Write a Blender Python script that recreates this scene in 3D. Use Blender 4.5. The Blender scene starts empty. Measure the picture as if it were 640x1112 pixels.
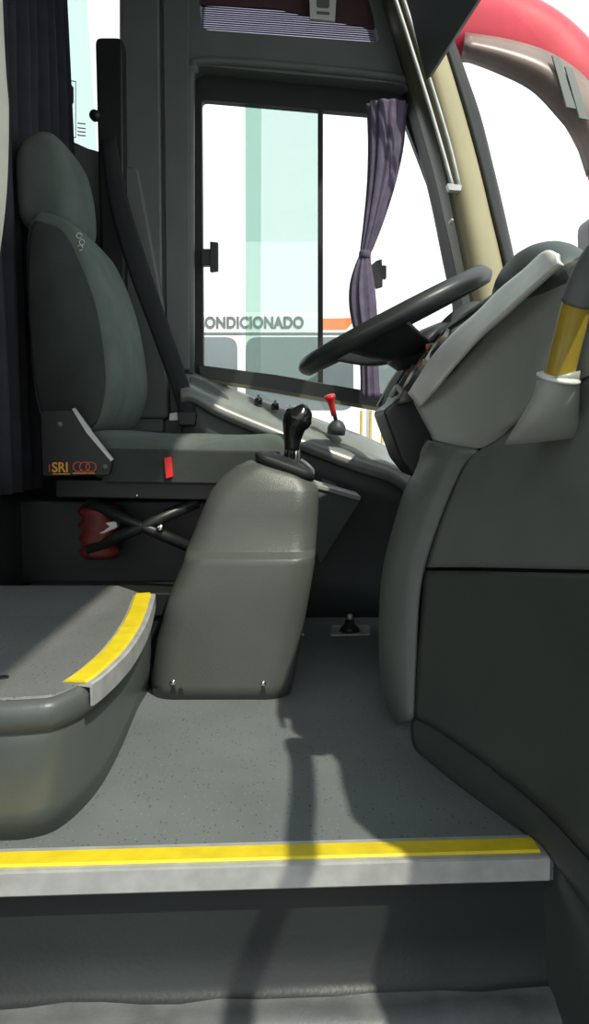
import bpy, bmesh, math, random
from mathutils import Vector, Matrix
from mathutils.geometry import tessellate_polygon
random.seed(4)
C = bpy.context.scene.collection
F = 850.0; CAMZ = 0.56; PITCH = math.radians(5.8)
CP, SP = math.cos(PITCH), math.sin(PITCH)
# ---------- measuring helpers: a pixel of the photograph at a known depth or height ----------
def at(px, py, Y):
    u = (px-320)/F; v = -(py-556)/F
    d = Vector((u, CP+v*SP, -SP+v*CP)); t = Y/d.y
    return Vector((0, 0, CAMZ)) + d*t
def atz(px, py, z):
    u = (px-320)/F; v = -(py-556)/F
    d = Vector((u, CP+v*SP, -SP+v*CP)); t = (z-CAMZ)/d.z
    return Vector((0, 0, CAMZ)) + d*t
V = Vector
# ---------- materials ----------
M = {}
def mat(name, col, rough=.5, metal=0, var=.12, scale=8, bump=0, bscale=300, spec=.5, trans=0):
    m = bpy.data.materials.new(name); m.use_nodes = True
    nt = m.node_tree; b = nt.nodes['Principled BSDF']
    b.inputs['Roughness'].default_value = rough; b.inputs['Metallic'].default_value = metal
    b.inputs['Specular IOR Level'].default_value = spec
    if trans: b.inputs['Transmission Weight'].default_value = trans
    tc = nt.nodes.new('ShaderNodeTexCoord')
    n = nt.nodes.new('ShaderNodeTexNoise'); n.inputs['Scale'].default_value = scale; n.inputs['Detail'].default_value = 5
    nt.links.new(tc.outputs['Object'], n.inputs['Vector'])
    r = nt.nodes.new('ShaderNodeValToRGB')
    r.color_ramp.elements[0].position = .3; r.color_ramp.elements[1].position = .7
    r.color_ramp.elements[0].color = (*[c*(1-var) for c in col], 1)
    r.color_ramp.elements[1].color = (*[min(1, c*(1+var)) for c in col], 1)
    nt.links.new(n.outputs['Fac'], r.inputs['Fac']); nt.links.new(r.outputs['Color'], b.inputs['Base Color'])
    if bump:
        n2 = nt.nodes.new('ShaderNodeTexNoise'); n2.inputs['Scale'].default_value = bscale
        nt.links.new(tc.outputs['Object'], n2.inputs['Vector'])
        bp = nt.nodes.new('ShaderNodeBump'); bp.inputs['Strength'].default_value = bump; bp.inputs['Distance'].default_value = .001
        nt.links.new(n2.outputs['Fac'], bp.inputs['Height']); nt.links.new(bp.outputs['Normal'], b.inputs['Normal'])
    M[name] = m; return m
def vinyl(name, col):
    m = mat(name, col, .55, var=.1, scale=5, bump=.3, bscale=500)
    nt = m.node_tree; b = nt.nodes['Principled BSDF']
    base = b.inputs['Base Color'].links[0].from_socket
    tc = [n for n in nt.nodes if n.type == 'TEX_COORD'][0]
    prev = base
    for sc, th, c in ((125, .2, (.06, .07, .07, 1)), (160, .15, (.34, .36, .35, 1))):
        v = nt.nodes.new('ShaderNodeTexVoronoi'); v.inputs['Scale'].default_value = sc
        nt.links.new(tc.outputs['Object'], v.inputs['Vector'])
        lt = nt.nodes.new('ShaderNodeMath'); lt.operation = 'LESS_THAN'; lt.inputs[1].default_value = th
        nt.links.new(v.outputs['Distance'], lt.inputs[0])
        # only some of the cells
        sp = nt.nodes.new('ShaderNodeSeparateColor'); nt.links.new(v.outputs['Color'], sp.inputs[0])
        g = nt.nodes.new('ShaderNodeMath'); g.operation = 'GREATER_THAN'; g.inputs[1].default_value = .62
        nt.links.new(sp.outputs[0], g.inputs[0])
        mu = nt.nodes.new('ShaderNodeMath'); mu.operation = 'MULTIPLY'
        nt.links.new(lt.outputs[0], mu.inputs[0]); nt.links.new(g.outputs[0], mu.inputs[1])
        mx = nt.nodes.new('ShaderNodeMix'); mx.data_type = 'RGBA'
        nt.links.new(mu.outputs[0], mx.inputs['Factor']); nt.links.new(prev, mx.inputs['A']); mx.inputs['B'].default_value = c
        prev = mx.outputs['Result']
    nt.links.new(prev, b.inputs['Base Color']); return m
def glass(name, tint, refl=.06):
    m = bpy.data.materials.new(name); m.use_nodes = True; nt = m.node_tree
    nt.nodes.remove(nt.nodes['Principled BSDF']); out = nt.nodes['Material Output']
    t = nt.nodes.new('ShaderNodeBsdfTransparent'); t.inputs[0].default_value = (*tint, 1)
    g = nt.nodes.new('ShaderNodeBsdfGlossy'); g.inputs['Roughness'].default_value = .02
    mx = nt.nodes.new('ShaderNodeMixShader'); mx.inputs[0].default_value = refl
    nt.links.new(t.outputs[0], mx.inputs[1]); nt.links.new(g.outputs[0], mx.inputs[2]); nt.links.new(mx.outputs[0], out.inputs[0])
    M[name] = m; return m
mat('panel', (.125, .150, .142), .5, bump=.25, var=.06)
mat('panel_light', (.17, .19, .18), .42, bump=.2, var=.06)
mat('panel_dark', (.05, .062, .06), .5, bump=.25, var=.08)
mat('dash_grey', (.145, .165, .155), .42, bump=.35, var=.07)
mat('dash_sunlit', (.36, .385, .35), .4, bump=.35, var=.06)  # paler dash grey: sunlight on the upper cover is painted into the colour
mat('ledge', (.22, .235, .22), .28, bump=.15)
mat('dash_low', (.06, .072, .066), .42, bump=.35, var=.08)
mat('skirt', (.055, .066, .062), .45, bump=.25)
mat('black', (.017, .02, .02), .4, bump=.1)
mat('black_gloss', (.01, .011, .011), .16, spec=.6)
mat('rubber', (.018, .021, .021), .6)
mat('wheel_black', (.03, .034, .034), .38, bump=.1)
mat('console', (.088, .098, .088), .38, bump=.5, bscale=420, var=.08)
mat('silver', (.82, .83, .78), .36, metal=.1, var=.08)  # brightened in colour to stand in for sun that misses the bezel
mat('alu', (.56, .57, .56), .4, metal=.35, var=.15, scale=30)
mat('chrome', (.7, .7, .7), .15, metal=1)
mat('yellow', (.86, .66, .02), .5, var=.12, scale=25)
mat('yellow_rail', (.36, .26, .03), .3, var=.08, scale=25)
mat('beige', (.37, .33, .20), .6, bump=.2, var=.06)
mat('olive', (.10, .10, .055), .5)
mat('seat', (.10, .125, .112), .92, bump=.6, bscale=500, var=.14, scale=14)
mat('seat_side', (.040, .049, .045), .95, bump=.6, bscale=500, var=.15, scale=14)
mat('navy', (.030, .030, .042), .95, var=.2, scale=20)
mat('purple', (.13, .105, .17), .8, var=.25, scale=30)
mat('webbing', (.022, .026, .030), .8, bump=.5, bscale=900)
mat('blind_dark', (.07, .03, .035), .7)
mat('red', (.75, .03, .03), .35)
mat('red_dark', (.12, .014, .01), .6, var=.4, scale=30)
mat('mirror_red', (.62, .05, .08), .3)
mat('mirror_under', (.24, .17, .15), .35, var=.3, scale=5)
mat('orange', (.85, .22, .05), .5)
mat('orange_txt', (.9, .42, .04), .5)
mat('red_txt', (.75, .12, .05), .5)
mat('white', (.78, .79, .78), .5, var=.04)
mat('offwhite', (.62, .64, .62), .5, var=.04)
mat('cream', (.62, .60, .50), .5)
mat('bus_glass', (.16, .20, .21), .15, var=.3, scale=.6)
mat('asphalt', (.16, .16, .155), .9, var=.2, scale=2)
mat('text_grey', (.12, .14, .14), .6)
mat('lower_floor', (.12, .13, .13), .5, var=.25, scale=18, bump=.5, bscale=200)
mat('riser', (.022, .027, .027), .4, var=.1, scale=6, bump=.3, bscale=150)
mat('ceiling', (.30, .32, .31), .8)
mat('step_body', (.10, .115, .108), .38, bump=.3, var=.06)
vinyl('vinyl', (.175, .195, .195))
vinyl('vinyl_top', (.17, .18, .175))
glass('glass_frost', (.72, .70, .78), .05); glass('glass', (.985, .995, .99), .03); glass('glass_tint', (.82, .905, .865), .04); glass('glass_shield', (.93, .96, .94), .04)
m = mat('ribbed', (.75, .75, .80), .5, trans=0); 
_nt = m.node_tree; _b = _nt.nodes['Principled BSDF']; _tl = _nt.nodes.new('ShaderNodeBsdfTranslucent'); _tl.inputs[0].default_value = (.85, .83, .9, 1)
_mx = _nt.nodes.new('ShaderNodeMixShader'); _mx.inputs[0].default_value = .75
_nt.links.new(_b.outputs[0], _mx.inputs[1]); _nt.links.new(_tl.outputs[0], _mx.inputs[2]); _nt.links.new(_mx.outputs[0], _nt.nodes['Material Output'].inputs[0])
# ---------- object helpers ----------
ORG = {}
def org(p): return ORG.get(p.name, V((0, 0, 0))) if p else V((0, 0, 0))
def mesh(name, verts, faces, m, parent=None, smooth=False, bevel=0, sub=0, solid=0, label=None, mats=None, fm=None, bseg=2):
    me = bpy.data.meshes.new(name); o_ = org(parent)
    me.from_pydata([tuple(V(v)-o_) for v in verts], [], faces)
    bm = bmesh.new(); bm.from_mesh(me)
    bmesh.ops.recalc_face_normals(bm, faces=bm.faces); bm.to_mesh(me); bm.free()
    for mm in (mats or [m]): me.materials.append(M[mm])
    if fm:
        for p, i in zip(me.polygons, fm): p.material_index = i
    if smooth:
        for p in me.polygons: p.use_smooth = True
    o = bpy.data.objects.new(name, me); C.objects.link(o)
    if parent: o.parent = parent; ORG[o.name] = o_
    if solid:
        s = o.modifiers.new('s', 'SOLIDIFY'); s.thickness = solid; s.offset = 0
    if bevel:
        b = o.modifiers.new('b', 'BEVEL'); b.width = bevel; b.segments = bseg; b.limit_method = 'ANGLE'; b.angle_limit = math.radians(40)
        for p in me.polygons: p.use_smooth = True
        b.harden_normals = True
    if sub:
        s = o.modifiers.new('ss', 'SUBSURF'); s.levels = sub; s.render_levels = sub
        for p in me.polygons: p.use_smooth = True
    if label: o['label'] = label
    return o
def thing(name, label, cat, loc, group=None):
    o = bpy.data.objects.new(name, None); C.objects.link(o); o.location = loc; o.empty_display_size = .05
    ORG[o.name] = V(loc); tag(o, label, cat, group); return o
def tag(o, label, cat, group=None):
    o['label'] = label; o['category'] = cat
    if group: o['group'] = group
    return o
def struct(o): o['kind'] = 'structure'; return o
def box_vf(c, s, R=None):
    c = V(c); h = V(s)/2; vs = []
    for x in (-1, 1):
        for y in (-1, 1):
            for z in (-1, 1):
                p = V((x*h.x, y*h.y, z*h.z)); vs.append(c + (R @ p if R else p))
    return vs, [(0, 1, 3, 2), (4, 6, 7, 5), (0, 4, 5, 1), (2, 3, 7, 6), (0, 2, 6, 4), (1, 5, 7, 3)]
def join(*vfs):
    V_, F_ = [], []
    for vs, fs in vfs:
        k = len(V_); V_ += list(vs); F_ += [tuple(i+k for i in f) for f in fs]
    return V_, F_
def prism_vf(pts, ext):
    pts = [V(p) for p in pts]; e = V(ext); n = len(pts)
    vs = pts + [p+e for p in pts]
    return vs, [tuple(range(n)), tuple(range(2*n-1, n-1, -1))] + [(i, (i+1) % n, (i+1) % n+n, i+n) for i in range(n)]
def cr(P, t):
    n = len(P)-1; t = max(0, min(n-1e-9, t*n)); i = int(t); f = t-i
    p0 = P[max(i-1, 0)] if i > 0 else P[0]*2-P[1]; p1 = P[i]; p2 = P[i+1]; p3 = P[i+2] if i+2 <= n else P[n]*2-P[n-1]
    return .5*((2*p1)+(p2-p0)*f+(2*p0-5*p1+4*p2-p3)*f*f+(3*p1-p0-3*p2+p3)*f**3)
def curve(P, n, closed=False):
    P = [V(p) for p in P]
    if not closed: return [cr(P, i/(n-1)) for i in range(n)]
    k = len(P); Q = P[-1:]+P+P[:2]; out = []
    for i in range(n):
        t = i/n*k; j = int(t); f = t-j; p0, p1, p2, p3 = [P[(j+a) % k] for a in (-1, 0, 1, 2)]
        out.append(.5*((2*p1)+(p2-p0)*f+(2*p0-5*p1+4*p2-p3)*f*f+(3*p1-p0-3*p2+p3)*f**3))
    return out
def grid_vf(rows, nr=0, nc=0):
    rows = [[V(p) for p in r] for r in rows]
    if nc: rows = [curve(r, nc) for r in rows]
    if nr:
        cols = [curve([r[j] for r in rows], nr) for j in range(len(rows[0]))]
        rows = [[c[i] for c in cols] for i in range(nr)]
    w = len(rows[0]); vs = [p for r in rows for p in r]
    return vs, [(i*w+j, i*w+j+1, (i+1)*w+j+1, (i+1)*w+j) for i in range(len(rows)-1) for j in range(w-1)]
def loft_vf(rings, cap=True):
    w = len(rings[0]); vs = [V(p) for r in rings for p in r]
    fs = [(i*w+j, i*w+(j+1) % w, (i+1)*w+(j+1) % w, (i+1)*w+j) for i in range(len(rings)-1) for j in range(w)]
    if cap: fs += [tuple(range(w-1, -1, -1)), tuple((len(rings)-1)*w+j for j in range(w))]
    return vs, fs
def tube_vf(P, r, n=12, seg=0, cap=True, flat=1.0):
    P = [V(p) for p in P]
    if seg: P = curve(P, seg)
    rs = r if isinstance(r, (list, tuple)) else [r]*len(P)
    if len(rs) != len(P):
        k = len(rs)-1; rr = []
        for i in range(len(P)):
            t = i/(len(P)-1)*k; j = min(int(t), k-1); rr.append(rs[j]*(1-(t-j))+rs[j+1]*(t-j))
        rs = rr
    rings = []; up = None
    for i, p in enumerate(P):
        t = (P[min(i+1, len(P)-1)]-P[max(i-1, 0)]).normalized()
        if up is None:
            up = V((0, 0, 1)) if abs(t.z) < .9 else V((0, 1, 0))
        a = t.cross(up).normalized(); b = a.cross(t).normalized(); up = b
        rings.append([p+(a*math.cos(q*2*math.pi/n)*flat+b*math.sin(q*2*math.pi/n))*rs[i] for q in range(n)])
    return loft_vf(rings, cap)
def lathe_vf(base, axis, prof, n=20):
    axis = V(axis).normalized(); h = V((0, 0, 1)) if abs(axis.z) < .9 else V((1, 0, 0))
    a = axis.cross(h).normalized(); b = axis.cross(a).normalized(); base = V(base)
    return loft_vf([[base+axis*h_+(a*math.cos(q*2*math.pi/n)+b*math.sin(q*2*math.pi/n))*r for q in range(n)] for r, h_ in prof])
def hole_plate_vf(outer, holes, back):
    loops = [[V(p) for p in outer]]+[[V(p) for p in h] for h in holes]
    back = V(back); flat = [p for l in loops for p in l]; n = len(flat)
    tris = tessellate_polygon(loops)
    vs = flat+[p+back for p in flat]
    fs = [tuple(t) for t in tris]+[(t[2]+n, t[1]+n, t[0]+n) for t in tris]
    k = 0
    for l in loops:
        w = len(l)
        for i in range(w): fs.append((k+i, k+(i+1) % w, k+(i+1) % w+n, k+i+n))
        k += w
    return vs, fs
def rnd(pts, r, n=5):
    pts = [V(p) for p in pts]; out = []
    for i, p in enumerate(pts):
        a = pts[i-1]-p; b = pts[(i+1) % len(pts)]-p
        rr = min(r, a.length*.45, b.length*.45); s = p+a.normalized()*rr; e = p+b.normalized()*rr
        for k in range(n+1):
            t = k/n; out.append(s*(1-t)**2+p*2*t*(1-t)+e*t*t)
    return out
def pxs(l, Y): return [at(x, y, Y) for x, y in l]
def text(name, body, size, m, origin, ex, ey, parent, depth=.0004, font_bold=0, space=1.0, align='LEFT'):
    cu = bpy.data.curves.new(name, 'FONT'); cu.body = body; cu.size = size; cu.extrude = depth; cu.offset = font_bold; cu.space_character = space
    cu.align_x = align
    t = bpy.data.objects.new('t', cu); C.objects.link(t)
    dg = bpy.context.evaluated_depsgraph_get(); me = bpy.data.meshes.new_from_object(t.evaluated_get(dg))
    C.objects.unlink(t); bpy.data.objects.remove(t)
    ex = V(ex); ey = V(ey); ez = ex.normalized().cross(ey.normalized()); o_ = org(parent)
    for v in me.vertices: c = v.co.copy(); v.co = V(origin)+ex*c.x+ey*c.y+ez*c.z-o_
    me.materials.clear(); me.materials.append(M[m]); me.name = name
    o = bpy.data.objects.new(name, me); C.objects.link(o); o.parent = parent; ORG[o.name] = o_
    return o
X, Y_, Z = V((1, 0, 0)), V((0, 1, 0)), V((0, 0, 1))
YW = 2.38        # inner face of the driver's side wall
# =====================================================================  SETTING
eL = atz(0, 951, 0); eR = atz(597, 934, 0)
ed = (eR-eL).normalized()
def edge(x): return eL+ed*((x-eL.x)/ed.x)
P0 = edge(-3.0); P1 = edge(1.0)
fl = [P0+V((0, .004, 0)), P1+V((0, .004, 0)), V((1.0, 2.5, 0)), V((-3, 2.5, 0))]
struct(mesh('floor', *prism_vf(fl, (0, 0, -.03)), 'vinyl'))
# step well: riser, cove, lower tread, next riser, bottom tread
nrm = V((-ed.y, ed.x, 0))
def sec(x):
    b = edge(x); q = []
    prof = [(.03, -.005), (.028, -.06), (.025, -.12), (.018, -.172), (.006, -.184), (-.008, -.187), (-.024, -.190), (-.036, -.198), (-.042, -.215), (-.06, -.218), (-.38, -.22), (-.392, -.25), (-.395, -.46), (-.41, -.48), (-.75, -.48), (-.76, -.5), (-.765, -.68), (-.78, -.70), (-.95, -.70)]
    return [V((b.x, b.y, 0))+nrm*a+V((0, 0, z)) for a, z in prof]
rows = [sec(-.95+i*.05) for i in range(34)]
for r in rows:
    for k in (4, 5, 6): r[k] = r[k]+V((0, random.uniform(-.003, .003), random.uniform(-.004, .003)))
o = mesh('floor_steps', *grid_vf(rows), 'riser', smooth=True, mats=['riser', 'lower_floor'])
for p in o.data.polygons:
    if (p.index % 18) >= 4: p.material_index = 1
o.name = 'trim_1'; struct(o)
# ---- outer body / ceiling / walls (all real body panels of the bus)
struct(mesh('ceiling', *box_vf((-1.33, 1.15, 1.985), (3.4, 2.9, .06)), 'ceiling'))
struct(mesh('wall_rear', *box_vf((-3.03, 1.15, .7), (.06, 2.9, 2.6)), 'panel'))
# wall on the driver's side
wh = rnd(pxs([(206, 70), (444, 92), (470, 140), (520, 300), (520, 520), (425, 500), (207, 412)], YW), .05)
rh = pxs([(-260, -40), (131, -40), (133, 172), (-260, 60)], YW)
vh = rnd(pxs([(216, 2), (222, -60), (385, -60), (413, 46), (219, 32)], YW), .02, 4)
outer = [V((-3, YW, -.9)), V((.95, YW, -.9)), V((.95, YW, .62)), V((.62, YW, 1.05)), V((.22, YW, 2.0)), V((-3, YW, 2.0))]
outer = [V((-3, YW, -.9)), V((1.0, YW, -.9)), V((1.0, YW, .56)), V((.80, YW, .80)), V((.66, YW, 1.05)), V((.32, YW, 1.75)), V((.24, YW, 1.98)), V((-3, YW, 1.98))]
wh = rnd(pxs([(206, 70), (444, 92), (470, 140), (505, 300), (512, 500), (425, 500), (207, 412)], YW), .05)
struct(mesh('wall_left', *hole_plate_vf(outer, [wh, rh, vh], (0, .12, 0)), 'panel'))
# raised pillar panels left of the window
o = mesh('pillar_panel', *prism_vf(rnd([at(131, -60, YW-.03), at(172, -60, YW-.03), at(178, 470, YW-.03), at(131, 470, YW-.03)], .01), (0, .04, 0)), 'panel', bevel=.008); o.name = 'trim_2'; struct(o)
o = mesh('pillar_panel', *prism_vf(rnd([at(176, -60, YW-.018), at(205, -60, YW-.018), at(206, 402, YW-.018), at(181, 402, YW-.018)], .006), (0, .03, 0)), 'panel', bevel=.006); o.name = 'trim_3'; struct(o)
# raised surround over the window
sur = [(207, 405), (207, 100), (211, 78), (232, 66), (430, 84), (446, 98)]
o = mesh('surround', *tube_vf(curve(pxs(sur, YW), 30), .013, 8), 'panel', smooth=True); o.name = 'trim_4'; struct(o)
# right (kerb) side body: wall with the open doorway
struct(mesh('wall_right', *hole_plate_vf([V((-3, -.22, -.9)), V((1.0, -.22, -.9)), V((1.0, -.22, .56)), V((.66, -.22, 1.05)), V((.24, -.22, 1.98)), V((-3, -.22, 1.98))],
    [[V((-.62, -.22, -.85)), V((.42, -.22, -.85)), V((.42, -.22, 1.25)), V((.24, -.22, 1.78)), V((-.62, -.22, 1.78))], [V((-2.8, -.22, .5)), V((-.9, -.22, .5)), V((-.9, -.22, 1.6)), V((-2.8, -.22, 1.6))]], (0, -.06, 0)), 'panel'))
# windshield: a raked pane; header above and cowl below
ws = bpy.data.objects.new('window_3', None); C.objects.link(ws); ws['kind'] = 'structure'; ORG[ws.name] = V((0, 0, 0))
T0, T1 = V((.30, -.16, 1.92)), V((.30, 2.46, 1.92)); B0, B1 = V((1.0, -.16, .60)), V((1.0, 2.46, .60))
mid = V((.10, 0, .07))
g = []
for k in range(7):
    t = k/6; a = T0.lerp(B0, t); b = T1.lerp(B1, t); bow = mid*(4*t*(1-t))*.6
    g.append([a.lerp(b, s/8)+bow+V((.14, 0, 0))*(1-(2*s/8-1)**2) for s in range(9)])
mesh('windshield_pane', *grid_vf(g), 'glass_shield', ws, smooth=True)
struct(mesh('wall_front', *box_vf((1.05, 1.15, -.18), (.08, 2.8, 1.5)), 'panel_dark'))
# =====================================================================  SIDE WINDOW
w1 = bpy.data.objects.new('window_1', None); C.objects.link(w1); w1['kind'] = 'structure'; ORG[w1.name] = V((0, 0, 0))
YF = 2.44
fo = rnd(pxs([(200, 60), (452, 84), (475, 135), (515, 300), (520, 505), (425, 508), (200, 420)], YF), .05)
fi = rnd(pxs([(219, 108), (438, 127), (466, 200), (492, 300), (500, 470), (445, 494), (258, 426), (221, 404)], YF), .015, 3)
mesh('window_frame', *hole_plate_vf(fo, [fi], (0, .03, 0)), 'rubber', w1)
mesh('slide_rail', *prism_vf(pxs([(215, 396), (300, 407), (420, 428), (500, 446), (500, 464), (420, 446), (300, 424), (217, 410)], YF-.02), (0, .05, 0)), 'black', w1, bevel=.003)
mesh('slide_rail_lip', *prism_vf(pxs([(218, 410), (300, 423), (420, 444), (500, 462), (500, 465), (420, 448), (300, 427), (218, 414)], YF-.03), (0, .012, 0)), 'olive', w1)
mesh('pane', *prism_vf(pxs([(215, 104), (352, 116), (350, 420), (217, 404)], YF+.022), (0, .004, 0)), 'glass', w1)
mesh('pane', *prism_vf(pxs([(262, 104), (440, 120), (505, 300), (510, 500), (440, 500), (352, 478), (262, 410)], YF+.010), (0, .004, 0)), 'glass', w1).name = 'pane'
mesh('tinted_pane', *prism_vf(pxs([(267, 108), (349, 116), (349, 418), (267, 408)], YF+.0165), (0, .003, 0)), 'glass_tint', w1, label='greenish tinted sliding pane')
mesh('pane_seal', *prism_vf(pxs([(266, 110), (284, 111), (283, 410), (267, 408)], YF+.0145), (0, .001, 0)), 'glass_tint', w1)
mesh('stile', *prism_vf(pxs([(345.5, 114), (351, 114), (351, 420), (345.5, 420)], YF-.004), (0, .025, 0)), 'rubber', w1, bevel=.001)
def latch(pl, pts_base, Yl):
    o = mesh('window_latch', *join(prism_vf(pxs(pl, Yl), (0, .02, 0)), prism_vf(pxs(pts_base, Yl+.012), (0, .03, 0))), 'black', w1, bevel=.002)
latch([(228, 262), (237, 263), (237, 294), (228, 295)], [(219, 270), (232, 270), (232, 288), (219, 288)], 2.40)
latch([(409, 283), (415, 281), (416, 311), (409, 313), (405, 306), (403, 288)], [(399, 288), (420, 288), (420, 302), (399, 300)], 2.40)
# rear window
w2 = bpy.data.objects.new('window_2', None); C.objects.link(w2); w2['kind'] = 'structure'; ORG[w2.name] = V((0, 0, 0))
mesh('window_frame', *hole_plate_vf(pxs([(-260, -50), (140, -50), (140, 186), (-260, 70)], YW+.05), [pxs([(-250, -38), (130, -38), (130, 176), (108, 167), (75, 152), (-250, 52)], YW+.05)], (0, .03, 0)), 'rubber', w2)
mesh('pane', *prism_vf(pxs([(-260, -44), (138, -44), (138, 180), (-260, 64)], YW+.075), (0, .004, 0)), 'glass', w2)
mesh('tinted_pane', *prism_vf(pxs([(-250, -44), (91, -44), (106, 172), (-250, 60)], YW+.064), (0, .004, 0)), 'glass_tint', w2, label='greenish tinted sliding pane')
mesh('sticker', *prism_vf(pxs([(72, 90), (76, 90), (80, 95), (80, 112), (76, 114), (72, 112)], YW+.060), (0, .001, 0)), 'text_grey', w2)
for yy in (133, 138, 142, 146):
    mesh('sticker_line', *prism_vf(pxs([(84, yy), (93, yy+1), (93, yy+2.2), (84, yy+1.2)], YW+.060), (0, .001, 0)), 'text_grey', w2)
mesh('sticker_frame', *hole_plate_vf(pxs([(71, 86), (82.5, 88), (82.5, 150), (71, 147)], YW+.061), [pxs([(72, 87), (81.8, 89), (81.8, 149), (72, 146)], YW+.061)], (0, .001, 0)), 'text_grey', w2)
# small upper opening with ribbed translucent blind
w4 = bpy.data.objects.new('window_4', None); C.objects.link(w4); w4['kind'] = 'structure'; ORG[w4.name] = V((0, 0, 0))
vs, fs = [], []
N = 12
for k in range(N):
    t0, t1 = k/N, (k+.3)/N
    a0, a1 = at(219, 4+28*t0, YW+.04), at(219, 4+28*t1, YW+.04)
    b0, b1 = at(416, 18+28*t0, YW+.04), at(416, 18+28*t1, YW+.04)
    vf = prism_vf([a0, b0, b1, a1], (0, .006, 0)); k0 = len(vs); vs += vf[0]; fs += [tuple(i+k0 for i in f) for f in vf[1]]
mesh('ribbed_blind', vs, fs, 'purple', w4)
mesh('backing', *prism_vf(pxs([(214, 3), (420, 17), (420, 50), (214, 36)], YW+.055), (0, .004, 0)), 'glass_frost', w4)
mesh('blind_cover', *prism_vf(pxs([(214, -60), (425, -60), (425, 34), (405, 31), (337, 18), (300, 9), (214, 5)], YW+.028), (0, .006, 0)), 'blind_dark', w4)
t = thing('sticker', 'small white tag with dark marks hanging over the ribbed upper opening', 'sticker', at(350, 22, YW-.012))
mesh('tag_card', *prism_vf(rnd(pxs([(336, -14), (366, -12), (364, 23), (337, 20)], YW-.012), .004), (0, .014, 0)), 'offwhite', t)
mesh('mark', *prism_vf(rnd(pxs([(344, -4), (358, -4), (358, 9), (344, 8)], YW-.014), .008), (0, .002, 0)), 'text_grey', t)
mesh('mark', *prism_vf(pxs([(344, 12), (358, 13), (358, 16), (344, 15)], YW-.014), (0, .002, 0)), 'text_grey', t)
# =====================================================================  FRONT PILLAR
def pil(yl, xs, Ys): return [[at(x, y, Y) for x, Y in zip(r, Ys)] for y, r in zip(yl, xs)]
yl = [-110, 0, 70, 125, 180, 230, 290, 350, 420]
Lg = [388, 412, 432, 447, 463, 475, 487, 500, 512]
La = [394, 419, 441, 457, 473, 485, 498, 510, 522]
Lb = [402, 434, 456, 471, 484, 494, 506, 518, 530]
Lc = [436, 462, 484, 500, 515, 527, 540, 550, 560]
Ld = [440, 468, 490, 507, 522, 534, 549, 560, 570]
Le = [448, 476, 500, 519, 533, 545, 558, 570, 582]
o = mesh('p', *grid_vf([[at(a, y, 2.36), at(b, y, 2.27), at((b+c)/2, y, 2.235), at(c, y, 2.26), at(d, y, 2.34)] for y, a, b, c, d in zip(yl, La, Lb, Lc, Ld)], 28, 17), 'beige', smooth=True, solid=.006); o.name = 'trim_5'; struct(o)
o = mesh('p', *grid_vf([[at(g_, y, 2.45), at(a-2, y, 2.35), at(a+3, y, 2.30), at(b, y, 2.262)] for y, g_, a, b in zip(yl, Lg, La, Lb)], 28, 10), 'olive', smooth=True, solid=.006); o.name = 'trim_6'; struct(o)
o = mesh('p', *grid_vf([[at(d-1, y, 2.30), at(d+3, y, 2.29), at(e, y, 2.33), at(e+2, y, 2.45)] for y, d, e in zip(yl, Ld, Le)], 28, 8), 'rubber', smooth=True, solid=.006); o.name = 'trim_7'; struct(o)
o = mesh('p', *grid_vf([[at(g_-4, y, 2.44), at(g_+2, y, 2.40), at(a-1, y, 2.345)] for y, g_, a in zip(yl, Lg, La)], 28, 7), 'rubber', smooth=True, solid=.006); o.name = 'trim_8'; struct(o)
# curtain track of two rails on the pillar
t = thing('curtain_track', 'twin silver curtain rails running down the beige front pillar', 'curtain rail', at(496, 206, 2.22))
mesh('rail', *tube_vf(curve(pxs([(398, -90), (430, 0), (462, 100), (480, 160), (492, 203)], 2.215), 20), .0055, 8), 'alu', t, smooth=True)
mesh('rail', *tube_vf(curve(pxs([(409, -90), (439, 0), (470, 95), (488, 155), (499.5, 202)], 2.215), 20), .0045, 8), 'alu', t, smooth=True)
mesh('end_bracket', *prism_vf(rnd(pxs([(486, 199), (502, 201), (501, 207), (488, 206)], 2.205), .003), (0, .025, 0)), 'alu', t)
mesh('screw', *lathe_vf(at(491, 239, 2.21), (0, -1, 0), [(.004, -.03), (.004, .002), (.001, .004)], 10), 'alu', t)
# sun visor
va, vb, vc, vd = at(432, -40, 2.12), at(463, 88, 2.12), at(521, -3, 1.72), at(500, -130, 1.72)
t = thing('sun_visor', 'dark grey sun visor flap hanging before the front pillar', 'sun visor', vb)
mesh('visor_panel', *prism_vf(rnd([va, vb, vc, vd], .012), (.014, 0, .008)), 'panel_dark', t, bevel=.003)
mesh('hinge_rod', *tube_vf([va+V((.0, .02, .0)), vd+V((0, -.02, 0))], .008, 8), 'black', t, smooth=True)
# =====================================================================  SILL CONSOLE under the side window
t = thing('side_console', 'grey side console with a sloping ledge below the driver window', 'console', V((0, 2.3, 0)))
r0 = [(196, 402), (213, 406), (255, 424), (330, 450), (400, 476), (438, 496), (470, 520)]
r1 = [(196, 408), (213, 413), (253, 430), (325, 458), (395, 484), (434, 503), (466, 526)]
r2 = [(196, 418), (210, 420), (246, 438), (318, 467), (388, 493), (430, 508), (462, 532)]
r3 = [(196, 430), (210, 430), (243, 448), (314, 477), (386, 504), (428, 518), (460, 545)]
mesh('ledge', *grid_vf([pxs(r0, 2.41), pxs(r1, 2.34), pxs(r2, 2.27), pxs(r3, 2.245), pxs([(x, y+8) for x, y in r3], 2.26)], 14, 32), 'ledge', t, smooth=True, solid=.004)
low = [at(x, y+6, 2.265) for x, y in r3]
mesh('side_panel', *grid_vf([low, [V((p.x, 2.32, p.z*.6)) for p in low], [V((p.x, 2.34, 0.0)) for p in low]], 6, 24), 'panel_dark', t, smooth=True, solid=.006)
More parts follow.
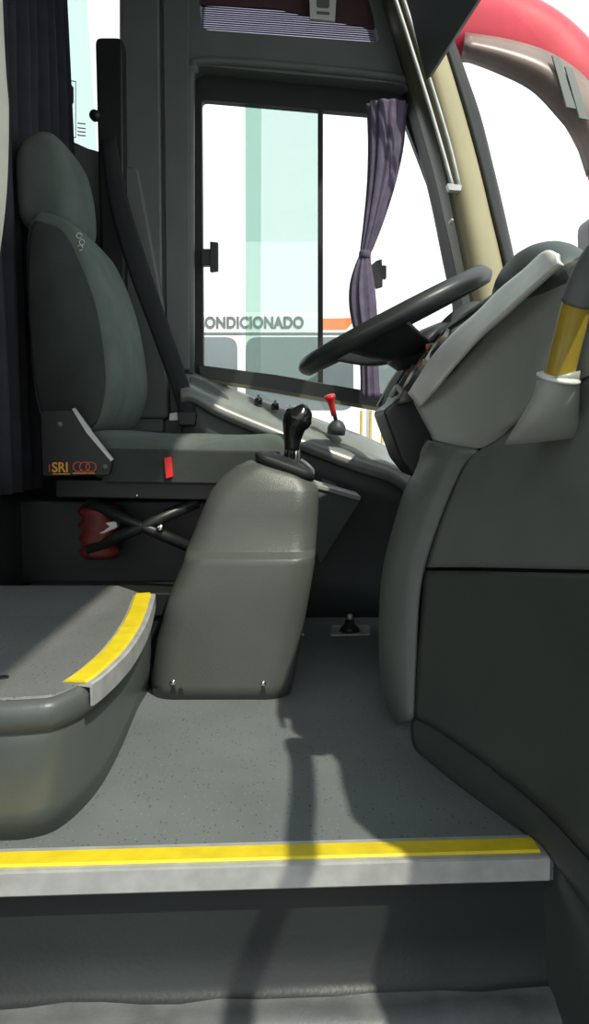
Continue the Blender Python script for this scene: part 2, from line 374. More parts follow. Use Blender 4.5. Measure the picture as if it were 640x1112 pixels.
mesh('end_cap', *prism_vf(rnd(pxs([(206, 408), (224, 413), (247, 428), (254, 448), (254, 470), (206, 470)], 2.29), .01), (0, .08, 0)), 'panel', t, bevel=.006)
a, b = at(343, 527, 1.98), at(391, 541, 2.10)
mesh('storage_pocket', *prism_vf([a, b, at(390, 546, 2.1), at(348, 612, 2.02), at(343, 600, 1.98)], (.0, .16, .0)), 'panel', t, bevel=.004)
mesh('pocket_rim', *prism_vf([at(342, 525, 1.97), at(392, 539, 2.09), at(391, 544, 2.09), at(342, 530, 1.97)], (.0, .16, .0)), 'alu', t, bevel=.002)
for i, (x, y) in enumerate([(281, 434), (299, 440), (315, 446)]):
    c = at(x, y, 2.33)
    mesh('switch', *join(lathe_vf(c, (0, -.3, 1), [(.013, -.012), (.012, .002), (.009, .005)], 14), box_vf(c+V((0, -.002, .008)), (.007, .02, .012))), 'black_gloss', t, smooth=False)
# parking brake valve
c = at(366, 464, 2.30)
t = thing('parking_brake_lever', 'small red handled lever on a round dark base on the ledge', 'lever', c)
mesh('base', *lathe_vf(c, (.1, -.15, 1), [(.026, -.02), (.027, -.002), (.024, .006), (.016, .017), (.006, .022)], 24), 'panel_dark', t, smooth=True)
mesh('stem', *tube_vf([c+V((0, 0, .01)), at(363, 449, 2.285)], .006, 10), 'black', t, smooth=True)
k0, k1 = at(363, 451, 2.285), at(358, 430, 2.27); ax = (k1-k0)
mesh('knob', *lathe_vf(k0, ax, [(.008, 0), (.0085, .02), (.010, .04), (.015, .050), (.0165, .054), (.016, .060), (.006, .063)], 20), 'red', t, smooth=True)
# =====================================================================  SIDE CURTAIN (gathered)
t = thing('curtain', 'purple gathered curtain tied back at the driver side window', 'curtain', at(402, 430, 2.34))
path = [(421, 112, 37), (420, 125, 34), (419, 160, 31), (414, 200, 25), (406, 240, 18), (399, 268, 12), (397, 276, 10), (395, 288, 15), (394, 310, 23), (395, 335, 25), (398, 360, 22), (401, 385, 18), (402, 410, 17), (403, 432, 19)]
path = curve([V((a, b, c/2*1.05)) for a, b, c in path], 50)
rings = []
for q, p in enumerate(path):
    c = at(p.x, p.y, 2.345); s = 2.345/F*1.0*p.z*1.0; ring = []
    for k in range(72):
        th = 2*math.pi*k/72; w = 1+.13*math.sin(9*th+.5*math.sin(q*.13))+.05*math.sin(17*th+q*.05)
        ring.append(c+V((math.cos(th)*s*w, math.sin(th)*min(s*.7, .03)*w, 0)))
    rings.append(ring)
mesh('curtain_cloth', *loft_vf(rings), 'purple', t, smooth=True)
c = at(396, 276, 2.345)
mesh('tie_band', *lathe_vf(c+V((0, 0, -.012)), (0.1, 0, 1), [(.015, 0), (.0175, .003), (.0175, .017), (.015, .021)], 20), 'purple', t, smooth=True)
# =====================================================================  REAR PARTITION CURTAIN
XC = -.665
t = thing('curtain', 'dark navy curtain hanging in folds behind the driver seat', 'curtain', V((XC, 2.0, .42)))
g = []
for k in range(14):
    z = 1.94-(1.94-.42)*k/13; row = []
    for s in range(121):
        u = s/120; yy = 2.30-u*.95
        amp = .022+.008*math.sin(u*40)
        row.append(V((XC+amp*math.sin(u*2*math.pi*13+.6*math.sin(k*.4+u*5))+(.018*(k/13) if u < .1 else 0), yy, z)))
    g.append(row)
mesh('curtain_cloth', *grid_vf(g), 'navy', t, smooth=True, solid=.003)
mesh('curtain_rod', *tube_vf([V((XC, 2.38, 1.955)), V((XC, 1.3, 1.955))], .01, 10), 'alu', t, smooth=True)
# fore-aft return of the dark curtain along the side window
g = []
for k in range(14):
    z = 1.94-(1.94-.50)*k/13; row = []
    for s in range(61):
        u = s/60; xx = -1.25+u*(at(72+k*.9, 80, 2.33).x+1.25)
        row.append(V((xx, 2.345+.014*math.sin(u*2*math.pi*9+.3*math.sin(k*.5)), z)))
    g.append(row)
t2 = tag(mesh('curtain', *grid_vf(g), 'navy', smooth=True, solid=.003), 'dark navy curtain drawn along the rear side window', 'curtain')
# cream bowed grab pole at far left
t = thing('grab_pole', 'cream bowed grab pole at the far left edge', 'pole', V((-.56, 1.2, .21)))
pp = pxs([(-22, -160), (-15, 0), (-8, 130), (-16, 260), (-50, 430), (-95, 600)], 1.2); pp[0].z = 1.96
pp += [V((pp[-1].x-.03, 1.2, .22))]
mesh('pole', *tube_vf(pp, .0225, 16, seg=40), 'cream', t, smooth=True)
mesh('foot', *lathe_vf(V((pp[-1].x, 1.2, .2135)), (0, 0, 1), [(.05, 0), (.05, .006), (.03, .02), (.024, .03)], 20), 'cream', t, smooth=True)
# =====================================================================  SEAT BELT
t = thing('seat_belt', 'black seat belt slanting from its column beside the pillar', 'seat belt', at(210, 455, 2.2))
mesh('belt_column', *prism_vf(rnd(pxs([(103, 40), (133, 40), (136, 330), (112, 330), (107, 200)], 2.30), .018), (0, .08, 0)), 'black', t, bevel=.008)
mesh('guide_knob', *lathe_vf(at(104, 126, 2.29), (-.3, -1, 0), [(.012, -.01), (.016, 0), (.014, .012), (.004, .015)], 16), 'black', t, smooth=True)
bp = [(118, 150, 2.285), (128, 215, 2.275), (150, 290, 2.265), (175, 360, 2.255), (196, 420, 2.26), (206, 455, 2.26)]
w0 = [16, 20, 22, 20, 19, 17]
g = [[at(x-w/2, y+w*.12, Y), at(x, y, Y-.004), at(x+w/2, y-w*.12, Y)] for (x, y, Y), w in zip(bp, w0)]
mesh('webbing', *grid_vf(g, 30, 7), 'webbing', t, smooth=True, solid=.002)
mesh('buckle', *prism_vf(rnd(pxs([(192, 447), (213, 447), (212, 462), (194, 462)], 2.245), .005), (0, .03, 0)), 'black', t, bevel=.003)
mesh('anchor_plate', *prism_vf(rnd(pxs([(184, 449), (196, 447), (197, 456), (184, 457)], 2.25), .003), (0, .02, 0)), 'alu', t, bevel=.001)
# lower filler of the pillar behind the seat
o = mesh('p', *prism_vf(rnd(pxs([(120, 180), (150, 180), (178, 330), (184, 455), (120, 455)], 2.34), .02), (0, .06, 0)), 'panel', bevel=.01); o.name = 'trim_9'; struct(o)
# =====================================================================  DRIVER SEAT
seat = thing('driver_seat', 'grey fabric suspension driver seat with high backrest by the side window', 'driver seat', V((-.45, 1.95, 0)))
def ats(x, y, Y): return at(x, y, Y+.10)
def pxss(l, Y): return [ats(x, y, Y) for x, y in l]
def bolster(name, prof, Yn, Yf, m, edge_in=.028, n=9, closedN=44, mats=None, crown=.0):
    P = curve([at(x, y, Yn) for x, y in prof], closedN, True); c = sum(P, V())/len(P); rings = []
    ts = [0, .015, .05, .12, .3, .5, .7, .88, .95, .985, 1]; ins = [.55, .25, .09, .02, 0, 0, 0, .02, .09, .25, .55]
    for t_, i_ in zip(ts, ins):
        yy = Yn+(Yf-Yn)*t_; ring = []
        for p in P:
            d = (p-c); L = d.length; q = c+d*(1-min(1, i_*edge_in*2.2/max(L, .02)))
            bulge = crown*(1-(2*t_-1)**2)
            q = q+d.normalized()*bulge
            ring.append(V((q.x, yy, q.z)))
        rings.append(ring)
    return mesh(name, *loft_vf(rings), m, seat, smooth=True)
back = bolster('backrest', [(30, 232), (24, 300), (30, 400), (44, 462), (75, 474), (108, 466), (125, 425), (124, 380), (114, 325), (96, 275), (78, 242), (55, 228)], 1.80, 2.22, 'seat', crown=.004)
head = bolster('headrest', [(14, 205), (14, 165), (24, 146), (44, 138), (59, 146), (68, 172), (73, 205), (72, 232), (62, 246), (40, 248), (20, 238)], 1.86, 2.15, 'seat', crown=.006)
# darker side panel of backrest cover
sp = [(34, 245), (30, 310), (36, 400), (50, 458), (78, 466), (103, 462), (115, 424), (113, 380), (103, 327), (86, 282), (70, 252), (52, 242)]
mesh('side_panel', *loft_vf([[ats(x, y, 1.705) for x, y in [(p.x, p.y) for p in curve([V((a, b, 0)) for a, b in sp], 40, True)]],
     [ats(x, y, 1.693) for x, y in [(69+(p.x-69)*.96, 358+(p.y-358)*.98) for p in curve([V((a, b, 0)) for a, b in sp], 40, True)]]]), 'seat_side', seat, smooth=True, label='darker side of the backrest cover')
mesh('seam', *tube_vf(curve([ats(82, 262, 1.80), ats(102, 290, 1.82), ats(128, 345, 1.84), ats(141, 395, 1.86), ats(138, 440, 1.87)], 24), .0025, 6), 'seat_side', seat, smooth=True)
cush = bolster('seat_cushion', [(92, 474), (100, 467), (150, 471), (200, 475), (255, 474), (300, 472), (318, 482), (322, 500), (312, 517), (250, 524), (180, 526), (110, 522), (92, 505)], 1.815, 2.21, 'seat', crown=.010)
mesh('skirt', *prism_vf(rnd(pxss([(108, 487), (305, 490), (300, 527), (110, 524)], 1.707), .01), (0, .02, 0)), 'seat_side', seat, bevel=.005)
mesh('red_tab', *prism_vf(rnd(pxss([(178, 497), (186, 496), (188, 518), (180, 520)], 1.697), .003), (0, .012, 0)), 'red', seat, bevel=.002, label='small red fabric tab')
for dx, dy in ((0, 0), (3, 7), (1, 13)):
    c = ats(86+dx, 256+dy, 1.703)
    mesh('emblem', *tube_vf([c+V((.006*math.cos(q*.7), 0, .006*math.sin(q*.7))) for q in range(9)], .0012, 6), 'cream', seat, smooth=True)
# recliner plate
pl = rnd(pxss([(44, 446), (79, 445), (122, 499), (119, 516), (46, 517)], 1.672), .008)
plate = mesh('recliner_plate', *prism_vf(pl, (0, .02, 0)), 'black', seat, bevel=.002)
mesh('edge_trim', *prism_vf(pxss([(78, 444), (81, 443), (97, 465), (99, 469), (123, 499), (120.5, 501), (94, 470)], 1.668), (0, .01, 0)), 'alu', plate)
for x, y in ((65, 461), (114, 507)):
    mesh('screw', *lathe_vf(ats(x, y, 1.672), (0, -1, 0), [(.007, -.002), (.0065, .003), (.003, .005)], 14), 'panel', plate, smooth=True)
o_ = ats(52.5, 512, 1.6705)
px = 1.77/F*1.0
text('lettering', 'I', 11*px, 'red_txt', o_, X, Z, plate)
text('lettering', 'SRI', 15*px, 'orange_txt', ats(56.5, 512.5, 1.6705), X*.92, Z, plate, font_bold=.0006)
for i in range(3):
    c = ats(85+i*7, 507, 1.670); pts = []
    for q in range(17):
        th = math.radians(55+q*(250/16)) if i == 0 else math.radians(q*22.5)
        pts.append(c+V((5.5*px*math.cos(th), 0, 5.2*px*math.sin(th))))
    mesh('logo_ring', *tube_vf(pts, .0013, 6), 'red_txt', plate, smooth=True)
mesh('underline', *prism_vf(pxss([(57, 514.2), (76, 514.2), (76, 515.2), (57, 515.2)], 1.6695), (0, .002, 0)), 'orange_txt', plate)
mesh('underline', *prism_vf(pxss([(79, 513.4), (103, 513.4), (103, 514.4), (79, 514.4)], 1.6695), (0, .002, 0)), 'orange_txt', plate)
mesh('seat_frame', *prism_vf(rnd(pxss([(60, 520), (300, 524), (300, 545), (60, 540)], 1.74), .008), (0, .36, 0)), 'black', seat, bevel=.004)
for s, yy in ((0, 1.76), (1, 2.10)):
    mesh('scissor_arm', *tube_vf([ats(95, 545, 1.76)+V((0, yy-1.76, 0)), ats(215, 598, 1.76)+V((0, yy-1.76, 0))], .014, 8), 'black', seat, smooth=True)
    mesh('scissor_arm', *tube_vf([ats(215, 545, 1.76)+V((0, yy-1.76, 0)), ats(95, 598, 1.76)+V((0, yy-1.76, 0))], .014, 8), 'black', seat, smooth=True)
mesh('pivot_bolt', *lathe_vf(ats(174, 573, 1.735), (0, -1, 0), [(.009, -.02), (.009, .004), (.005, .006)], 12), 'chrome', seat, smooth=True)
mesh('pivot_bolt', *lathe_vf(ats(149, 538, 1.735), (0, -1, 0), [(.004, -.02), (.004, .004), (.002, .006)], 12), 'chrome', seat, smooth=True)
bel = []
for k in range(9):
    bel += [(.085 if k % 2 else .065, .385-.13*k/8)]
bc = ats(98, 560, 1.95); 
mesh('bellows', *lathe_vf(V((ats(108, 556, 1.80).x, 1.90, 0)), (0, 0, 1), [(r*.62, z+.0) for r, z in reversed(bel)], 28), 'red_dark', seat, smooth=True, label='dark red rubber bellows')
mesh('air_fitting', *prism_vf(rnd(pxss([(98, 570), (126, 566), (128, 573), (112, 580), (98, 579)], 1.76), .006), (0, .03, 0)), 'alu', seat, bevel=.003)
mesh('suspension_cover', *box_vf((-.46, 2.11, .28), (.52, .24, .22)), 'black', seat, bevel=.01)
mesh('base_plate', *box_vf((-.44, 2.04, .15), (.46, .40, .06)), 'black', seat, bevel=.006)
mesh('pedestal', *box_vf((-.44, 2.04, .06), (.42, .38, .12)), 'black', seat, bevel=.006)
o = mesh('p', *box_vf((-1.1, 2.08, .215), (.80, .58, .43)), 'black', bevel=.01); o.name = 'trim_10'; struct(o)
# =====================================================================  GEAR CONSOLE
gc = thing('gear_console', 'tall grey moulded gear lever console standing on the floor', 'console', V((-.16, 1.7, 0)))
def rring(L, R, yn, yf, r=.05, n=6):
    L, R = V(L), V(R); out = []
    w = (R-L).length; r = min(r, w*.45, (yf-yn)*.45)
    u = (R-L).normalized()
    cs = [(r, r, 180), (w-r, r, 270), (w-r, (yf-yn)-r, 0), (r, (yf-yn)-r, 90)]
    for cx, cy, a0 in cs:
        for k in range(n+1):
            a = math.radians(a0+90*k/n); out.append(L+u*(cx+r*math.cos(a))+V((0, yn-L.y+cy+r*math.sin(a), 0)))
    return out
lv = [(760, 160, 316, 1.60), (745, 160, 320, 1.60), (700, 166, 328, 1.602), (650, 180, 337, 1.606), (615, 195, 343, 1.608), (609, 196.5, 343, 1.610), (607, 197, 343.5, 1.613), (600, 199, 344, 1.633), (598, 200, 344, 1.636), (560, 215, 346.5, 1.645), (535, 226, 347, 1.652)]
rings = []
for y, xl, xr, yn in lv:
    L, R = at(xl, y, yn), at(xr, y, yn); 
    if y == 760: L.z = R.z = 0.0
    R.z = L.z
    rings.append(rring(L, R, yn, 1.80, .055))
for (xl, yl_), (xr, yr_), yn, yf, rr in (((240, 518), (347, 533), 1.66, 1.80, .05), ((255, 507), (344, 526), 1.667, 1.795, .05), ((268, 501), (338, 521), 1.675, 1.79, .045), ((280, 499.5), (330, 517.5), 1.685, 1.785, .04)):
    rings.append(rring(at(xl, yl_, yn), at(xr, yr_, yn), yn, yf, rr))
mesh('housing', *loft_vf(rings), 'console', gc, smooth=True)
for x, y in ((188, 741), (286, 742)):
    mesh('screw', *lathe_vf(at(x, y, 1.603), (0, -1, 0), [(.007, -.004), (.0065, .004), (.003, .006)], 12), 'chrome', gc, smooth=True)
    mesh('screw_slot', *prism_vf(rnd(pxs([(x-2, y+5), (x+2, y+5), (x+3, y+13), (x-3, y+13)], 1.5965), .002), (0, .006, 0)), 'black', gc)
mesh('screw_slot', *prism_vf(rnd(pxs([(194, 748), (198, 748), (199, 756), (195, 756)], 1.5965), .002), (0, .006, 0)), 'black', gc)
br = []
for sc, dz in ((1, -.008), (1.02, .006), (.95, .013), (.86, .009), (.7, .018), (.55, .013), (.35, .022)):
    L, R = at(277, 496, 1.675), at(341, 519, 1.675); mid_ = (L+R)/2; L = mid_+(L-mid_)*sc; R = mid_+(R-mid_)*sc
    L.z += dz; R.z += dz; yn = 1.675+.06*(1-sc); br.append(rring(L, R, yn, 1.675+.115-.06*(1-sc), .03))
mesh('boot', *loft_vf(br), 'rubber', gc, smooth=True)
kb = at(313, 512, 1.77)
for dx, m_ in ((-5, 'black_gloss'), (5, 'chrome'), (1, 'black_gloss')):
    mesh('lever_rod', *tube_vf([at(315+dx*1.3, 512, 1.735-dx*.001), at(318+dx*.9, 474, 1.73)], .0048, 8), m_, gc, smooth=True)
kp = [(317, 489, 1.735), (318, 476, 1.735), (320, 463, 1.73), (324, 454, 1.725), (328, 447, 1.72), (330, 440, 1.715)]
mesh('gear_knob', *tube_vf([at(*p) for p in kp], [.016, .019, .024, .031, .032, .023, .009], 20, seg=22, flat=1.0), 'black_gloss', gc, smooth=True)
mesh('wiring', *tube_vf([at(327, 500, 1.74), at(334, 505, 1.73), at(340, 512, 1.73), at(336, 518, 1.73)], .005, 8, seg=12), 'panel_light', gc, smooth=True)
# =====================================================================  SALOON STEP
st = thing('aisle_step', 'rounded grey vinyl-topped step box on the left with yellow curved edge', 'step', V((-.6, 1.3, 0)))
zt = .212
base = [atz(x, y, 0) for x, y in [(0, 913), (30, 911), (60, 902), (88, 880), (112, 850), (132, 812), (150, 769)]]+[V((-.318, 1.685, 0))]
top = [atz(x, y, zt) for x, y in [(0, 762), (30, 760.5), (62, 757), (92, 744), (118, 724), (140, 700), (156, 672), (164, 646)]]
nb = 40
B = curve(base, nb); T = curve(top, nb)
def close(l, z):
    f = l[0]; e = l[-1]
    return [V((-1.7, f.y-.0, z))]+[V((p.x, p.y, z)) for p in l]+[V((e.x-.03, e.y+.04, z)), V((e.x-.08, 1.76, z)), V((-1.7, 1.76, z))]
def mixr(t, z, out=0):
    l = []
    for i in range(nb):
        p = B[i].lerp(T[i], t); a = (T[min(i+1, nb-1)]-T[max(i-1, 0)]); nn = V((a.y, -a.x, 0)).normalized()
        l.append(p+nn*out)
    return close(l, z)
rings = [mixr(0, 0), mixr(.3, .05), mixr(.7, .14), mixr(.8, .160, -.004), mixr(.82, .164, -.006), mixr(.84, .168, .0), mixr(.93, .180, .004), mixr(1, .198, .002), mixr(1, .206, -.004), mixr(1, .209, -.012)]
mesh('step_body', *loft_vf(rings), 'step_body', st, smooth=True)
mesh('step_mat', *loft_vf([mixr(1, .2095, -.012), mixr(1, .2125, -.014)]), 'vinyl_top', st)
T2 = [p for p in T]
k0 = int(nb*.44)
def off(i, o, z):
    a = (T[min(i+1, nb-1)]-T[max(i-1, 0)]); nn = V((a.y, -a.x, 0)).normalized(); p = T[i]+nn*o; return V((p.x, p.y, z))
idx = range(k0, nb)
mesh('metal_edge', *loft_vf([[off(i, -.037, .213), off(i, .007, .2145), off(i, .010, .2125), off(i, .010, .182), off(i, .006, .182), off(i, .006, .208), off(i, -.037, .2095)] for i in idx]), 'alu', st, smooth=False)
mesh('yellow_strip', *loft_vf([[off(i, -.034, .213), off(i, -.031, .2165), off(i, -.003, .2175), off(i, .001, .214), off(i, -.010, .2105)] for i in idx]), 'yellow', st, smooth=False, label='worn yellow anti-slip strip')
mesh('screw', *lathe_vf(atz(4, 736, .2125), (0, 0, 1), [(.008, -.002), (.007, .002), (.003, .003)], 12), 'black', st)
# =====================================================================  NOSING of the platform edge
ns = thing('step_nosing', 'long aluminium nosing with a yellow strip along the platform edge', 'step edge', edge(-.2))
def nsec(x, pr): b = edge(x); return [V((b.x, b.y, 0))+nrm*a+Z*z for a, z in pr]
xr_ = eR.x
mesh('metal_profile', *loft_vf([nsec(x, [(.062, .0), (.060, .003), (.002, .0045), (-.002, .003), (-.003, -.026), (.0, -.029), (.003, -.027), (.004, -.002), (.01, -.0005)]) for x in (-1.6, -.8, 0, xr_)]), 'alu', ns)
mesh('yellow_strip', *loft_vf([nsec(x, [(.048, .003), (.046, .0065), (.014, .0075), (.011, .0045), (.02, .002)]) for x in (-1.6, -.8, 0, xr_-.008)]), 'yellow', ns, label='yellow anti-slip strip')
# floor bracket
fb = thing('floor_bracket', 'small metal plate with a bolt on the floor of the footwell', 'bracket', atz(381, 684, 0))
mesh('plate', *prism_vf([atz(359, 691, .001), atz(402, 690, .001), atz(402, 680, .001), atz(361, 680, .001)], (0, 0, .004)), 'alu', fb, bevel=.001)
c = atz(380, 685, .005)
mesh('pivot', *lathe_vf(c, (0, 0, 1), [(.03, 0), (.024, .012), (.014, .02), (.012, .034)], 16), 'black', fb, smooth=True)
mesh('bolt', *lathe_vf(c+V((0, 0, .03)), (0, 0, 1), [(.008, 0), (.008, .014), (.004, .018)], 12), 'alu', fb, smooth=True)
for nm, (x, y), lab in (('debris', (335, 660), 'tiny white scrap on the floor by the footwell wall'), ('debris', (328, 690), 'tiny pale crumb on the floor beside the gear console')):
    c = atz(x, y, 0); o = mesh(nm, *lathe_vf(c, (0, 0, 1), [(.006, 0), (.007, .003), (.003, .006)], 7), 'white'); tag(o, lab, 'debris')
# =====================================================================  DASHBOARD
db = thing('dashboard', 'large grey moulded dashboard filling the right side', 'dashboard', V((.4, 1.3, 0)))
def PP(p): return p.copy() if isinstance(p, Vector) else at(*p)
def sh(r, dx, dy, dY): return [PP(p)+V((0, dY, -.004)) if isinstance(p, Vector) else (p[0]+dx, p[1]+dy, p[2]+dY) for p in r]
R0 = [(450, 436, 1.50), (486, 411, 1.42), (527, 363, 1.31), (575, 318, 1.15), (614, 288, 1.01), (645, 274, .94), V((.43, .82, .80)), V((.50, .5, .80))]
R1 = [(458, 452, 1.475), (503, 432, 1.38), (548, 392, 1.25), (594, 352, 1.10), (628, 328, 1.0), (662, 314, .93), V((.43, .80, .73)), V((.49, .5, .73))]
R2 = [(468, 470, 1.455), (512, 470, 1.36), (553, 452, 1.22), (592, 415, 1.07), (626, 396, .99), (664, 380, .92), V((.42, .78, .67)), V((.48, .5, .66))]
R3 = [(471, 478, 1.450), (524, 486, 1.35), (562, 458, 1.21), (598, 430, 1.06), (632, 412, .98), (668, 400, .91), V((.41, .78, .63)), V((.46, .5, .62))]
mesh('upper_cover', *grid_vf([[PP(p) for p in r] for r in (R0, R1, R2, R3)], 20, 56), 'dash_sunlit', db, smooth=True, solid=.005)
G3 = [(524, 488, 1.353), (545, 475, 1.28), (565, 458.5, 1.205), (598, 432, 1.065), (632, 414, .983), (668, 402, .913), V((.41, .78, .624)), V((.46, .5, .614))]
R4 = [(506, 506, 1.38), (535, 509, 1.29), (567, 500, 1.19), (603, 486, 1.07), (640, 478, .98), (675, 470, .91), V((.39, .76, .52)), V((.44, .5, .52))]
R5 = [(482, 560, 1.41), (520, 562, 1.30), (562, 566, 1.19), (610, 566, 1.07), (650, 566, .97), (685, 568, .90), V((.39, .74, .40)), V((.41, .5, .40))]
R6 = [(464, 616, 1.425), (512, 616, 1.31), (562, 617, 1.18), (612, 618, 1.06), (655, 619, .96), (690, 620, .89), V((.39, .73, .30)), V((.41, .5, .30))]
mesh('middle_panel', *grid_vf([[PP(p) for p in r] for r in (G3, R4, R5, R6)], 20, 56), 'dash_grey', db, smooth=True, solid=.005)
Q6 = sh(R6, -2, 4, .008)
Q7 = [(456, 700, 1.41), (505, 702, 1.30), (556, 712, 1.17), (606, 724, 1.05), (655, 738, .94), (700, 755, .86), V((.39, .70, .18)), V((.41, .5, .18))]
Q8 = [(451, 779, 1.37), (485, 799, 1.27), (539, 838, 1.13), (592, 882, 1.02), (640, 932, .905), (680, 975, .84), V((.385, .66, .06)), V((.41, .45, .06))]
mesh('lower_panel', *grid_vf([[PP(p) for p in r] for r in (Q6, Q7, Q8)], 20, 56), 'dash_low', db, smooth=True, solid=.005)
K0 = [PP(p)+V((-.002, -.004, 0)) for p in Q8]
K1 = [p+V((-.006, -.009, -.010)) for p in K0]
KB = [atz(453, 815, 0), atz(497, 851, 0), atz(557, 895, 0), atz(592, 922, 0), atz(640, 987, 0), atz(680, 1040, 0), V((.375, .62, 0)), V((.40, .42, 0))]
K2 = [a.lerp(b, .6)+V((-.004, -.004, 0)) for a, b in zip(K1, KB)]
mesh('kick_skirt', *grid_vf([K0, K1, K2, KB], 14, 48), 'skirt', db, smooth=True, solid=.004)
mesh('stairwell_side', *grid_vf([[p+V((.004, .0, .01)) for p in KB[2:]], [V((p.x+.006, p.y, -.3)) for p in KB[2:]], [V((p.x+.01, p.y, -.74)) for p in KB[2:]]], 0, 30), 'skirt', db, smooth=True, solid=.005)
# rounded left edge moulding
inn = [(474, 481, 1.452), (498, 485, 1.405), (521, 490, 1.362), (504, 506, 1.385), (480, 560, 1.412), (462, 616, 1.428), (455, 660, 1.425), (452, 730, 1.41), (450, 782, 1.39)]
sil = [(468, 479, 1.47), (463, 484, 1.53), (459, 491, 1.57), (455, 506, 1.59), (433, 560, 1.59), (417, 621, 1.58), (413, 686, 1.57), (416, 742, 1.55), (431, 785, 1.50)]
rows = []
for (a, b, Y1), (c_, d, Y2) in zip(inn, sil):
    i_ = at(a, b, Y1); s_ = at(c_, d, Y2); m1 = at(a*.6+c_*.4, b*.6+d*.4, Y1*.85+Y2*.15-.01); m2 = at(a*.22+c_*.78, b*.22+d*.78, Y1*.5+Y2*.5-.012)
    rows.append([i_, m1, m2, s_, V((s_.x+.02, Y2+.12, s_.z)), V((s_.x+.08, 2.1, s_.z))])
mesh('edge_moulding', *grid_vf(rows, 40, 26), 'dash_grey', db, smooth=True, solid=.005)
# seam shadow gaps are real gaps; a backing body stops light leaking through
bb = [[PP(p)+V((.03, .03, 0)) for p in r] for r in (R1, R3, R5, Q6, Q7, Q8)]
mesh('inner_body', *grid_vf(bb), 'black', db, solid=.004)
# firewall of the footwell
mesh('firewall', *prism_vf([V((.33, 1.6, 0)), V((.33, 2.2, 0)), V((.38, 2.2, .62)), V((.38, 1.6, .62))], (.02, 0, 0)), 'black', db)
# silver bezel side
up = [(445, 428), (470, 390), (495, 362), (520, 340), (545, 315), (570, 295), (592, 276), (606, 280)]
lo = [(457, 441), (470, 425), (495, 395), (520, 367), (545, 345), (570, 322), (597, 298), (610, 287)]
YZ = [1.48, 1.42, 1.34, 1.26, 1.18, 1.10, 1.02, .99]
UP = [at(x, y, Y+.02) for (x, y), Y in zip(up, YZ)]; LO = [at(x, y, Y-.02) for (x, y), Y in zip(lo, YZ)]
MD = [a.lerp(b, .5)+V((-.001, -.002, .001)) for a, b in zip(UP, LO)]
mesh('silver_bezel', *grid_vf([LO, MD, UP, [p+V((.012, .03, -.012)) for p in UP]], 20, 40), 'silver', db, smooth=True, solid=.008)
BZ = UP[:7]+[UP[7]]+LO[::-1]
BZ2 = [V((p.x, 2.06, p.z)) for p in BZ]
mesh('far_bezel', *prism_vf(BZ2, (0, .05, 0)), 'panel_dark', db, bevel=.005)
# instrument face between the bezels, top hood
upn = UP[:6]; lon = LO[:6]
faceA = [a.lerp(b, .35)+V((.004, .03, -.004)) for a, b in zip(upn, lon)]
faceB = [V((p.x, 2.07, p.z)) for p in faceA]
pan = mesh('instrument_panel', *grid_vf([faceA, faceB], 2, 14), 'black', db, smooth=True, solid=.006)
dirn = (faceA[5]-faceA[0]).normalized(); nn = V((-dirn.z, 0, dirn.x)).normalized()
for s, yy, rr in ((.32, 1.66, .055), (.32, 1.86, .055), (.68, 1.62, .03), (.68, 1.90, .03)):
    c = cr([V((p.x, yy, p.z)) for p in faceA], s)+nn*.004
    gg = mesh('gauge', *lathe_vf(c, nn, [(rr, -.004), (rr, .008), (rr*.93, .008), (rr*.9, .003)], 28), 'panel_dark', pan, smooth=False)
    mesh('needle', *tube_vf([c+nn*.006, c+nn*.006+(dirn*.7+Y_*.4)*rr], .0015, 6), 'orange', gg)
top_h = [UP[5]+V((.006, .03, -.008)), UP[6]+V((.004, .03, -.008)), UP[7]+V((.005, .03, -.01)), LO[7]+V((.03, .03, -.01)), LO[7]+V((.2, .05, -.03)), V((.86, 1.2, .74))]
mesh('instrument_hood', *grid_vf([top_h, [V((p.x, 1.7, p.z-.00)) for p in top_h], [V((p.x, 2.10, p.z-.02)) for p in top_h]], 8, 16), 'panel_dark', db, smooth=True, solid=.012)
# far arch of the hood
ar = [(440, 408), (460, 374), (480, 349), (498, 334), (515, 328), (534, 331)]
arp = [at(x, y, 2.02) for x, y in ar]
mesh('hood_arch', *grid_vf([[p+V((0, 0, 0)) for p in arp], [p+V((.02, -.0, -.055)) for p in arp]], 2, 20), 'panel_dark', db, smooth=True, solid=.02)
# rounded speaker hood on dash top
hm = []
hc_ = at(590, 322, 1.62)
for k in range(9):
    ph = math.pi/2*k/8
    hm.append([hc_+V((.098*math.cos(ph)*math.cos(q*math.pi/14), .16*math.cos(ph)*math.sin(q*math.pi/14), .103*math.sin(ph))) for q in range(28)])
mesh('speaker_hood', *loft_vf(hm), 'panel_dark', db, smooth=True)
# dash top towards the windshield
tp = [[PP(p) for p in R0[4:]]+[V((.98, .45, .72))]]
tp.append([V((p.x+.02, p.y+.25, p.z-.01)) for p in tp[0]])
tp.append([V((min(.97, p.x+.10), p.y+.95, p.z-.08)) for p in tp[0]])
mesh('dash_top', *grid_vf(tp, 10, 16), 'dash_grey', db, smooth=True, solid=.005)
# =====================================================================  STEERING
wc = at(427, 350, 1.86)
tilt = math.radians(27)
ux = V((math.cos(tilt), 0, math.sin(tilt))); uy = V((0, 1, 0)); un = V((-math.sin(tilt), 0, math.cos(tilt)))
